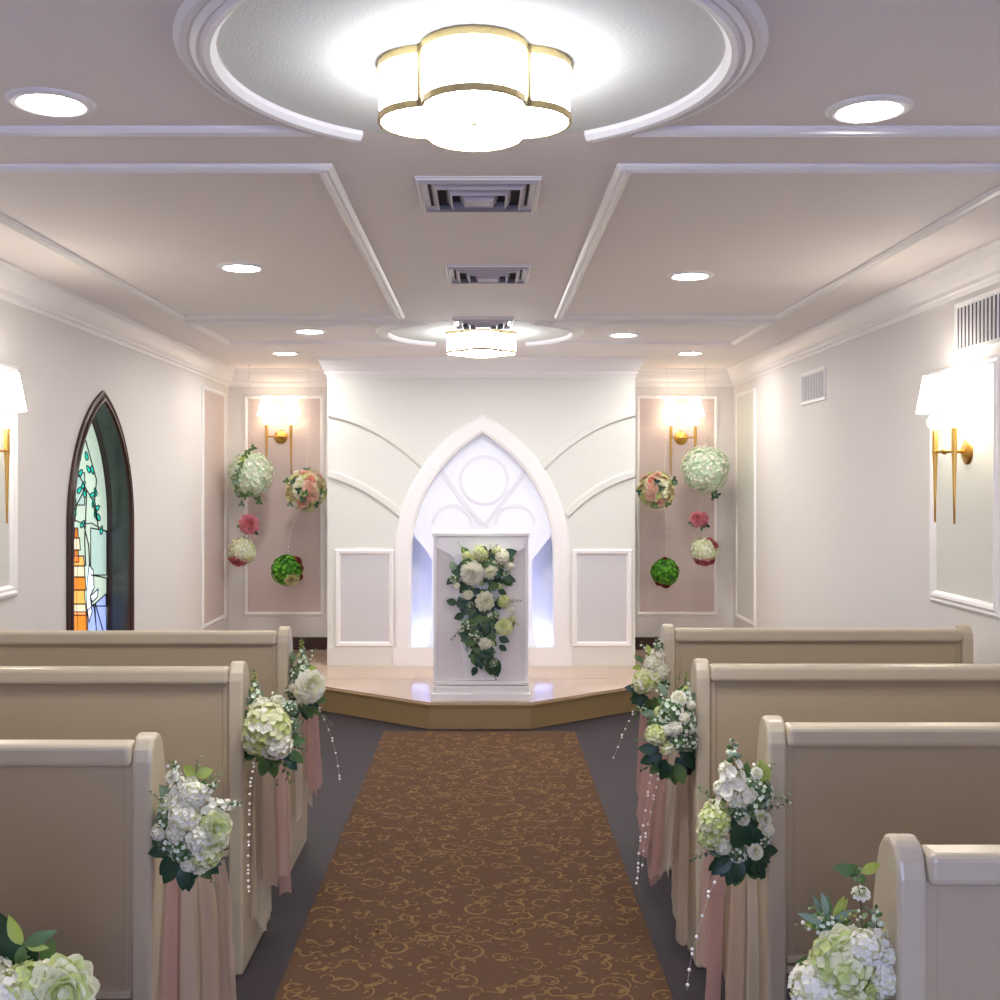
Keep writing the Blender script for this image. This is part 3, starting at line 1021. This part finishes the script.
# L0
y = 1.66
bouquet((-.70, y + .06, .72), 'cream hydrangea bouquet of the left pew nearest the camera, cut by frame corner', [
    ('rc', 62, 992, 34, y - .04, (.5, -1, .3)), ('hl', 28, 996, 34, y - .03), ('hc', 45, 1000, 36, y - .02), ('hw', 5, 1000, 28, y - .05), ('hg', 20, 978, 14, y), ('hw', -15, 985, 30, y)],
    [(16, 972, 62, y + .03, -.35, 1, D, .32), (0, 975, 60, y + .03, -.5, .9, D, .3), (-12, 978, 60, y + .03, -.2, 1, D, .33), (22, 945, 32, y, -.45, 1, Y, .22), (24, 945, 34, y, 1, .45, G, .2), (26, 946, 22, y, 1, -.1, Y, .18), (24, 945, 26, y, -.2, -1, G, .25)] + ring_leaves(40, 990, 30, y + .03, 14, 30, [G, D], .3),
    [(24, 985, 48, y, .02, 1, G), (60, 975, 32, y, 1, .6, 'b')])
# R4
y = 4.36
bouquet((.655, y + .08, .86), 'pew bouquet at the right pew nearest the altar, cream hydrangea low, spike on top', [
    ('hc', 644, 682, 13, y - .04, (-.5, -1, .2)), ('hc', 650, 680, 11, y - .03), ('hw', 653, 664, 9, y - .02), ('hw', 661, 672, 9, y - .02), ('sw', 656, 676, 40, y, (.02, -.1, 1)), ('hw', 660, 655, 6, y), ('hg', 664, 684, 7, y)],
    ring_leaves(652, 692, 13, y + .01, 20, 15, [D, D, G], .3, PI * .95, PI * 2.05) + ring_leaves(652, 664, 12, y + .02, 8, 11, [G, Y], .3),
    [(652, 662, 24, y, -.7, 1, 'b'), (646, 668, 18, y, -1, .9, G), (640, 700, 24, y, -.2, -1, G), (648, 702, 26, y, .1, -1, D), (660, 656, 20, y, -.1, 1, G)])
# R3
y = 3.47
t = bouquet((.64, y + .07, .80), 'bushy green and white pew bouquet in a black vase, third right pew', [
    ('hl', 656, 735, 11, y - .03), ('hg', 672, 712, 14, y - .02), ('hg', 684, 724, 13, y - .02), ('rw', 679, 698, 8, y - .03, (-.1, -1, .5)), ('hg', 663, 722, 11, y), ('hw', 676, 728, 7, y - .05),
    ('hw', 684, 718, 6, y - .05), ('hg', 688, 742, 10, y), ('sg', 686, 705, 34, y, (0, -.1, 1)), ('sw', 690, 735, 30, y, (.05, -.2, 1)), ('hc', 667, 748, 8, y - .03), ('hg', 678, 742, 10, y - .03), ('hw', 690, 728, 6, y - .03), ('hw', 668, 730, 6, y - .04), ('hl', 660, 712, 6, y), ('sw', 672, 735, 26, y - .03, (-.2, -.5, 1)), ('hw', 691, 705, 5, y - .02)],
    ring_leaves(672, 750, 18, y + .01, 22, 20, [D, D, G], .3, PI * .95, PI * 2.05) + ring_leaves(672, 715, 20, y + .02, 16, 14, [G, E], .3),
    [(668, 712, 28, y, -.5, 1, 'b'), (660, 722, 26, y, -1, .6, E), (676, 706, 30, y, .1, 1, G), (657, 738, 22, y, -1, 0, G), (662, 758, 26, y, -1, -.6, D), (684, 712, 26, y, .3, 1, 'b'), (656, 730, 30, y, -.6, 1, E), (674, 730, 26, y, 0, 1, 'b')])
mb = MB(); q = P(687, 758, y + .05) - t.location; mb.lathe([(.0001, -.05), (.016, -.05), (.022, .05), (.02, .05)], M['black'], 14, Matrix.Translation(q)); mb.build('vase', t)
# R2
y = 2.58
t = bouquet((.63, y + .07, .78), 'tall pew bouquet with white snapdragon spike, lime hydrangea and dark leaves, second right pew', [
    ('hl', 714, 822, 17, y - .03, (-.6, -1, .1)), ('hl', 712, 835, 15, y - .02), ('hc', 716, 812, 13, y), ('sw', 733, 806, 70, y - .02, (-.02, -.1, 1)), ('sw', 742, 812, 50, y, (-.1, -.1, 1)), ('hw', 731, 782, 11, y - .02), ('hw', 738, 800, 11, y - .02),
    ('hg', 754, 806, 14, y - .01), ('hg', 762, 792, 12, y), ('rw', 757, 773, 6, y - .02, (0, -1, .5)), ('rw', 766, 820, 7, y - .02, (.4, -1, 0)), ('rw', 756, 852, 8, y - .03, (.2, -1, .2)), ('hw', 723, 846, 9, y - .03), ('hg', 750, 788, 10, y), ('hg', 762, 838, 9, y), ('hg', 738, 812, 9, y - .03), ('hg', 738, 852, 11, y - .01), ('hc', 732, 848, 8, y), ('hw', 726, 770, 8, y), ('hw', 722, 788, 9, y - .01), ('hw', 748, 796, 9, y - .02), ('rw', 744, 820, 7, y - .03), ('hw', 768, 830, 7, y - .02), ('hl', 757, 812, 8, y - .02)],
    [(738, 840, 30, y - .02, .1, 1, D, .4), (734, 828, 28, y - .03, .8, .1, D, .4), (744, 846, 28, y - .03, -.3, .6, D, .42), (750, 826, 26, y - .02, .3, -1, D, .4), (764, 782, 22, y, -.1, 1, Y, .38)] + ring_leaves(740, 848, 20, y + .01, 26, 24, [D, D, D, G], .3, PI * .95, PI * 2.05) + ring_leaves(742, 800, 22, y + .03, 16, 18, [G, E], .3),
    [(748, 800, 42, y, .15, 1, 'b'), (758, 795, 38, y, .5, 1, 'b'), (765, 812, 28, y, 1, .5, 'b'), (722, 805, 30, y, -1, .7, G), (712, 850, 26, y, -1, -.4, D), (750, 850, 30, y, .1, -1, D), (758, 850, 28, y, .1, -1, D), (768, 800, 26, y, .8, .2, E)])
# R1
y = 1.755
bouquet((.66, y + .06, .72), 'cream hydrangea bouquet of the right pew nearest the camera, rosebud on a tall stem', [
    ('rc', 846, 955, 28, y - .04, (-.1, -1, .5)), ('hl', 842, 965, 32, y - .03), ('hw', 815, 988, 26, y - .03), ('hw', 865, 948, 18, y - .05), ('hw', 884, 978, 18, y - .02), ('hc', 850, 1000, 32, y - .02), ('hw', 872, 985, 16, y - .01),
    ('hw', 840, 945, 16, y), ('rw', 861, 893, 9, y, (-.1, -.6, 1)), ('sw', 880, 975, 72, y - .01, (-.1, -.1, 1)), ('sg', 890, 958, 72, y, (.12, -.1, 1)), ('hg', 828, 925, 12, y), ('hw', 889, 955, 10, y - .03)],
    [(861, 872, 30, y, -1, .25, G, .22), (861, 872, 22, y, 1, .35, Y, .25), (861, 874, 12, y, .2, -1, G, .3)] + ring_leaves(828, 925, 10, y, 14, 22, [G, Y, E], .16, 0, PI) + ring_leaves(850, 965, 24, y + .03, 14, 34, [G, D], .25),
    [(862, 935, 64, y, -.02, 1, G), (838, 940, 44, y, -1, .6, 'b'), (830, 930, 38, y, -.6, .8, G), (852, 935, 32, y, .2, .8, 'b'), (826, 926, 30, y, .8, .5, Y)])

# podium --------------------------------------------------------------
YP = 6.96
t = thing('podium', 'white podium on the platform edge with cascading flowers on its front', 'podium', (XC + .005, YP, PH))
hw = .295
mb = MB(); mb.box(-hw, hw, .02, .38, .10, 1.02, M['white']); mb.build('body', t, .004)
mb = MB(); mb.box(-hw - .01, hw + .01, -.01, .40, 1.015, 1.04, M['white']); mb.build('top', t, .004)
mb = MB()
for s in (-1, 1):
    mb.box(min(s * hw, s * (hw - .022)), max(s * hw, s * (hw - .022)), 0, .02, .12, 1.015, M['white'])
mb.box(-hw + .022, hw - .022, .010, .02, .12, 1.015, M['podgrey'])
mb.build('front_panel', t, .002)
mb = MB()
hw2 = hw - .022
mb.prism([(-hw2, 1.01), (-hw2, .945), (-.19, .9), (-.165, .875), (-.10, .122), (.10, .122), (.165, .875), (.19, .9), (hw2, .945), (hw2, 1.01)], 'y', -.006, .012, M['white'])
mb.build('front_pilaster', t, .003)
for i, (e, z0, z1) in enumerate(((.0, .095, .118), (.004, .045, .09), (.010, 0, .045))):
    mb = MB(); mb.box(-hw - e, hw + e, -.018 - e * 2.5, .38 + e, z0, z1, M['white']); mb.build('plinth', t, .004)
y = YP - .05
s5 = lambda x, yy: (400 + x / 5.263, 520 + yy / 5.263)
it = []
for k, x, yy, r in (('da', 375, 280, 58), ('rw', 480, 275, 36), ('rw', 450, 430, 48), ('rc', 548, 562, 42), ('rw', 358, 392, 24), ('hw', 452, 650, 40), ('hg', 350, 560, 34), ('hl', 425, 178, 40), ('hw', 535, 195, 38),
                    ('hl', 548, 430, 32), ('hg', 288, 310, 26), ('hg', 495, 505, 26), ('hg', 385, 600, 34), ('hl', 460, 232, 26), ('hw', 575, 245, 22), ('hl', 590, 520, 18), ('hg', 495, 750, 20), ('rw', 300, 345, 14), ('hl', 350, 190, 24), ('hc', 510, 165, 26), ('hl', 380, 215, 22), ('hw', 500, 225, 26), ('hl', 430, 330, 16), ('hl', 520, 350, 18), ('hw', 470, 500, 20), ('hg', 560, 290, 22), ('hg', 370, 450, 20), ('hg', 430, 610, 24), ('rw', 585, 470, 14)):
    q = s5(x, yy)
    it.append((k, q[0], q[1], r / 5.263 * 1.12, y - (.03 if k in ('da', 'rw', 'rc') else .0)))
lv = []
for x, yy, L, dx, dz, m in ((300, 440, 60, -1, .3, D), (330, 470, 70, -.3, 1, D), (360, 460, 70, -.8, .3, 'g_dark'), (430, 520, 80, -.8, .4, D), (440, 520, 90, 1, -.35, D), (520, 620, 60, .9, -.3, D), (440, 680, 80, -1, -.4, D), (480, 720, 110, .35, -1, D),
                        (470, 730, 90, .1, -1, G), (540, 190, 80, 1, .4, D), (550, 290, 60, .5, -1, G), (290, 270, 60, -.4, 1, E), (290, 300, 60, -.6, -.5, D), (360, 190, 60, -.6, .8, G), (400, 210, 50, -.4, -1, D), (470, 360, 60, .6, .6, G), (520, 400, 60, .3, -1, G),
                        (340, 500, 60, -1, -.3, D), (390, 620, 60, -.3, -1, E), (500, 460, 50, .8, .2, D), (570, 520, 50, .5, -.7, G), (430, 560, 60, .4, -1, D), (480, 690, 60, -.3, -1, D), (520, 660, 50, .8, -.5, D), (400, 560, 60, -1, 0, E), (560, 230, 50, .9, .7, G), (400, 400, 50, -.5, -.8, D)):
    q = s5(x, yy); lv.append((q[0], q[1], L / 5.263, y + .01, dx, dz, m, .34))
for i in range(150):
    tt = random.random()
    q = s5(430 + (random.uniform(-150, 150)) * (1 - tt * .75), 170 + 600 * tt)
    a = random.uniform(0, 6.3)
    lv.append((q[0], q[1], random.uniform(8, 14), y + random.uniform(-.03, .02), math.cos(a), math.sin(a), random.choice([D, D, G]), .32))
sp = [(*s5(x, yy), L / 5.263, y, dx, dz, m) for x, yy, L, dx, dz, m in ((360, 200, 90, -.6, 1, Y), (470, 190, 80, .5, 1, G), (550, 430, 90, 1, .1, E), (330, 560, 90, -.5, -.6, E), (350, 600, 100, .05, -1, E), (470, 720, 110, .3, -1, G), (570, 520, 60, .7, -.5, Y), (490, 200, 80, -.3, 1, 'b'), (520, 300, 80, .6, -.6, G), (400, 340, 80, -.8, -.4, Y))]
bouquet((XC, YP - .03, 1.0), 'cascading white and green floral spray hanging on the podium front', it, lv, sp, name='floral_spray', group=None, cat='flower arrangement')


# tulle drapes and pearl strands ------------------------------------------
def drape(xa, side, y0, y1, ztop, zbot, cols, label, seed, flare=.05):
    """overlapping sheer layers, gathered under the bouquet and falling along the pew end"""
    random.seed(seed)
    t = thing('tulle_drape', label, 'fabric drape', (xa, (y0 + y1) / 2, zbot), 'sheer tulle drapes on the pew ends')
    n = len(cols)
    for k, c in enumerate(cols):
        a0, a1 = y0 + (y1 - y0) * max(0, (k - .45) / n), y0 + (y1 - y0) * min(1, (k + 1.45) / n)
        yc = y0 + (y1 - y0) * .35
        zb = zbot + random.uniform(.04, .18) * (k != 0)
        vs, fs = [], []
        nu, nv = 14, 40
        ph = random.uniform(0, 6)
        f1, f2 = random.uniform(9, 13), random.uniform(19, 26)
        for i in range(nu + 1):
            u = i / nu
            for j in range(nv + 1):
                v = j / nv
                yy = a0 + (a1 - a0) * v
                yy = yc + (yy - yc) * min(1, .5 + .9 * u ** .8)
                off = .014 + k * .011 + flare * u * (.4 + .3 * k) / n * 1.4 + (.011 * math.sin(v * f1 + ph + u * .7) + .005 * math.sin(v * f2 + ph * 2)) * (.5 + .7 * u)
                z = ztop + (zb + .05 * math.sin(v * 5 + ph) + .01 * math.sin(v * 21) - ztop) * u
                vs.append((-side * max(.004, off), yy - (y0 + y1) / 2, z - zbot))
        for i in range(nu):
            for j in range(nv):
                a = i * (nv + 1) + j
                fs.append((a, a + 1, a + nv + 2, a + nv + 1))
        mb = MB(); mb.add(vs, fs, M[c], True); mb.build('tulle_panel', t)


drape(RX[0], 1, 1.80, 2.10, .66, .06, ['t_peach', 't_pink', 't_cream'], 'blush tulle drape hanging below the nearest right-hand bouquet', 1)
drape(RX[1], 1, 2.63, 3.08, .70, .03, ['t_cream', 't_peach', 't_pink'], 'pink and cream tulle drape on the second right pew end', 2, .06)
drape(RX[2], 1, 3.50, 4.02, .72, .10, ['t_peach', 't_cream', 't_pink', 't_pink'], 'long blush and cream tulle drape below the bushy green bouquet', 3, .12)
drape(RX[3], 1, 4.38, 4.75, .72, .14, ['t_cream', 't_pink'], 'cream-edged tulle drape on the right pew nearest the altar', 4, .03)
drape(LX[0], -1, 1.58, 1.95, .66, .06, ['t_cream', 't_pink'], 'tulle drape of the left pew nearest the camera', 5)
drape(LX[1], -1, 2.45, 2.93, .70, .02, ['t_pink', 't_cream', 't_peach'], 'peach and rose tulle drape below the peony bouquet', 6, .05)
drape(LX[2], -1, 3.45, 4.00, .74, .10, ['t_cream', 't_peach', 't_pink'], 'beige-pink tulle drape below the round cream hydrangea', 7, .04)
drape(LX[3], -1, 4.31, 4.75, .76, .22, ['t_cream', 't_pink'], 'short rose tulle drape below the big white rose', 8, .05)


def strand(pts, label, n, group='strings of pearl beads', rad=1.0):
    """pearl string through world points; every bead in one string"""
    mb = MB()
    pts = [Vector(p) for p in pts]
    o = pts[0]
    fine = []
    for i in range(len(pts) - 1):
        for k in range(8):
            p0 = pts[max(i - 1, 0)]; p1 = pts[i]; p2 = pts[i + 1]; p3 = pts[min(i + 2, len(pts) - 1)]
            t_ = k / 8
            fine.append(.5 * ((2 * p1) + (p2 - p0) * t_ + (2 * p0 - 5 * p1 + 4 * p2 - p3) * t_ ** 2 + (3 * p1 - p0 - 3 * p2 + p3) * t_ ** 3))
    fine.append(pts[-1])
    mb.tube([p - o for p in fine], .0004, M['thread'], 4)
    for k in range(n):
        u = (k + .5) / n * (len(fine) - 1)
        i = min(int(u), len(fine) - 2)
        p = fine[i].lerp(fine[i + 1], u - i)
        mb.ball(p - o, .0045 * rad, M['pearl'], 8)
        if k % 3 == 0:
            mb.ball(p - o + Vector((0, 0, .011 * rad)), .0045 * rad, M['pearl'], 8)
    ob = mb.build('pearl_strand')
    ob.location = o
    return tag(ob, label, 'bead string', group)


def PS(l, y0, y1=None):
    y1 = y1 or y0
    return [P(a, b, y0 + (y1 - y0) * i / (len(l) - 1)) for i, (a, b) in enumerate(l)]


strand(PS([(254, 765), (250, 790), (249, 830), (248, 870), (249, 893)], 3.36), 'pearl string hanging straight down below the round cream hydrangea', 16)
strand(PS([(318, 708), (328, 728), (336, 755), (340, 783)], 4.30), 'curved pearl string trailing from the white rose bouquet over the grey floor', 7)
strand(PS([(634, 712), (627, 725), (620, 742), (612, 761)], 4.40), 'pearl string trailing from the altar-end right bouquet toward the carpet', 6)
strand(PS([(652, 770), (650, 782), (645, 815), (639, 850), (638, 872), (636, 885)], 3.56), 'pearl string on the aisle side of the bushy green bouquet', 12)
strand(PS([(659, 772), (657, 785), (651, 812), (645, 840), (642, 870)], 3.60), 'second pearl string beside the first under the bushy green bouquet', 9)
strand(PS([(722, 862), (718, 875), (708, 898), (697, 935), (690, 965), (687, 990)], 2.72, 2.60), 'pearl string swinging out below the tall snapdragon bouquet', 9)


# hanging flower balls ------------------------------------------------------
def hanging(px, py, r, key, label, y=8.76, extra=(), vines=(), petal_parts=(), name='flower_ball'):
    c = P(px, py, y)
    t = thing(name, label, 'hanging flower ball', c, 'hanging flower balls in the niches')
    if key:
        inst('bloom_ball', ME[key], t, Matrix.Scale(r * y / F, 4) @ Matrix.Rotation(random.uniform(0, 6), 4, 'Z'))
    for k, dx, dy, rr in extra:
        off = Vector((dx, -math.sqrt(max(1, (r * .95) ** 2 - dx * dx - dy * dy)), -dy)) * y / F
        bloom(t, c, *KIND[k], c + off * (.92 if key else .7), rr * y / F, off)
    if vines:
        mb = MB()
        for dx, dy, m in vines:
            off = Vector((dx, -math.sqrt(max(4, (r * 1.04) ** 2 - dx * dx - dy * dy)), -dy)) * y / F
            a = random.uniform(0, 6.3)
            for k in range(3):
                leaf(mb, off, (math.cos(a + 2.1 * k), -.4, math.sin(a + 2.1 * k)), 4.2 * y / F, 1.5 * y / F, M[m], up=(0, -1, 0))
        mb.build('vine', t)
    return t


random.seed(21)
hanging(250, 474, 24, 'ball_white', 'large mint-white flower ball with ivy trailing down it, window-side niche',
        vines=[(4, -26, G), (1, -22, G), (-1, -18, G), (-3, -14, Y), (-4, -9, G), (-6, -3, E), (-8, 2, G), (-8, 8, E), (-9, 14, G), (-10, 19, E), (-6, 21, G), (-2, 22, G), (8, 25, G), (10, 28, G), (-8, 30, E), (-12, 6, E), (3, 20, G)],
        extra=[('rw', 5, 24, 4)])
peach_extra = [('rh', 6, -3, 8), ('rh', 9, 6, 8), ('ro', 7, -11, 6), ('rw', -5, -6, 7), ('rt', 17, -6, 7), ('rt', -15, -3, 6), ('rt', -13, 8, 7), ('rh', -2, 14, 7), ('rt', 8, 15, 6), ('rh', 0, -17, 7), ('rt', -8, -14, 6), ('rh', 14, -14, 6), ('rt', 16, 8, 6), ('rw', -6, 5, 5), ('ro', 1, -3, 4), ('rh', -18, 3, 5), ('rt', -9, 17, 5)]
pv = [(0, 9, D), (3, 3, G), (-9, -8, D), (12, 14, D), (-18, -9, G), (18, 2, G), (-14, 14, E), (2, -20, E), (-4, 0, D)]
hanging(306, 490, 21, 'hyd_cream', 'peach and cream mixed rose ball, window-side niche', extra=peach_extra, vines=pv)
hanging(250, 524, 10, None, 'small rose-pink bloom hanging between two pale balls, window-side niche', extra=[('rp', 0, 0, 10), ('rp', 3, -3, 7), ('rp', -4, 4, 7), ('rp', 4, 5, 6)], vines=[(-8, 2, G), (6, 8, D)])
hanging(242, 551, 15, 'ball_cream', 'small cream flower ball with pink rose low on its front, window-side niche', extra=[('rp', -4, 11, 7), ('rp', 2, 12, 5), ('rp', -10, 9, 5)])
hanging(287, 570, 16, 'ball_green', 'bright green moss ball with tan and red roses on one side', extra=[('rt', 7, 10, 8), ('rr', 12, -10, 6), ('rr', 15, -2, 5), ('rr', 15, 8, 4)])
hanging(705, 469, 25, 'ball_white', 'large mint-white flower ball without ivy, vent-side niche', vines=[(12, 26, D), (8, 28, D), (9, 24, G)])
hanging(656, 490, 19, 'hyd_cream', 'peach and cream mixed rose ball touching the altar wall corner, vent-side niche', extra=[(k, -dx * .9, dy * .9, rr * .9) for k, dx, dy, rr in peach_extra], vines=[(-2, -8, D), (2, -2, D), (16, -6, G), (18, -10, D), (-4, 14, G), (-18, 2, D), (10, 14, G)])
hanging(699, 519, 9, None, 'pair of small rose-pink blooms hanging under the large white ball, vent-side niche', extra=[('rp', -4, 0, 8), ('rp', 5, 0, 7), ('rp', 0, 3, 6)], vines=[(-8, 4, G), (2, 8, G), (7, 6, D)])
hanging(704, 551, 14.5, 'ball_cream', 'small cream flower ball with pink roses above and below, vent-side niche', extra=[('rp', 0, 12, 6), ('rp', -7, 11, 5), ('rp', 7, 11, 5), ('rp', 11, -7, 5), ('rp', 6, -12, 4)])
hanging(665, 572, 14.5, 'ball_green', 'round bright green moss ball with red blooms at top and bottom', extra=[('rr', 0, -14, 4), ('rr', 1, 14, 6), ('rr', -8, 12, 4), ('rr', 12, -5, 3)])


def ceilpt(px, y):
    return Vector(((px - CX) * y / F, y, CEIL))


BG = 'pearl strings the flower balls hang from'
strand([ceilpt(249, 8.76), P(249, 410, 8.76), P(249, 452, 8.76)], 'pearl string holding the ivy-trailed white ball', 34, BG)
strand([P(249, 498, 8.76), P(246, 515, 8.76), P(243, 537, 8.76)], 'short pearl string between ivy-trailed ball and cream ball, beside the pink bloom', 10, BG)
strand([ceilpt(309, 8.76), P(309, 420, 8.76), P(307, 470, 8.76)], 'pearl string holding the peach ball of the window-side niche', 30, BG)
strand([P(300, 510, 8.76), P(290, 532, 8.76), P(288, 556, 8.76)], 'pearl string between peach ball and green ball with tan rose', 12, BG)
strand([ceilpt(705, 8.76), P(706, 400, 8.76), P(705, 446, 8.76)], 'pearl string holding the large white ball of the vent-side niche', 34, BG)
strand([P(701, 492, 8.76), P(701, 515, 8.76), P(703, 538, 8.76)], 'short pearl string under the ivy-free white ball', 10, BG)
strand([ceilpt(667, 8.76), P(667, 420, 8.76), P(664, 472, 8.76)], 'pearl string holding the peach ball of the vent-side niche', 30, BG)
strand([P(664, 508, 8.76), P(667, 530, 8.76), P(665, 559, 8.76)], 'pearl string between peach ball and plain green ball', 12, BG)

# ------------------------------------------------------------------ camera, world, view
cam = bpy.data.cameras.new('camera')
cam.sensor_width = 36
cam.lens = F / 1000 * 36
cam.shift_x = (500 - CX) / 1000
cam.shift_y = -(500 - CY) / 1000
cam.clip_start = .02
co = bpy.data.objects.new('camera', cam)
C.objects.link(co)
co.location = (0, 0, CH)
co.rotation_euler = (PI / 2, 0, 0)
sc = bpy.context.scene
sc.camera = co
w = bpy.data.worlds.new('world')
sc.world = w
w.use_nodes = True
w.node_tree.nodes['Background'].inputs[0].default_value = (.8, .85, 1, 1)
w.node_tree.nodes['Background'].inputs[1].default_value = .3
sc.view_settings.view_transform = 'Standard'
sc.view_settings.look = 'None'
sc.view_settings.gamma = 1
sc.view_settings.exposure = 0.54
sc.view_settings.use_curve_mapping = False
sc.cycles.use_denoising = True
sc.cycles.max_bounces = 10
sc.cycles.diffuse_bounces = 7
sc.cycles.transparent_max_bounces = 12
sc.cycles.sample_clamp_indirect = 6
sc.cycles.caustics_reflective = False
sc.cycles.caustics_refractive = False
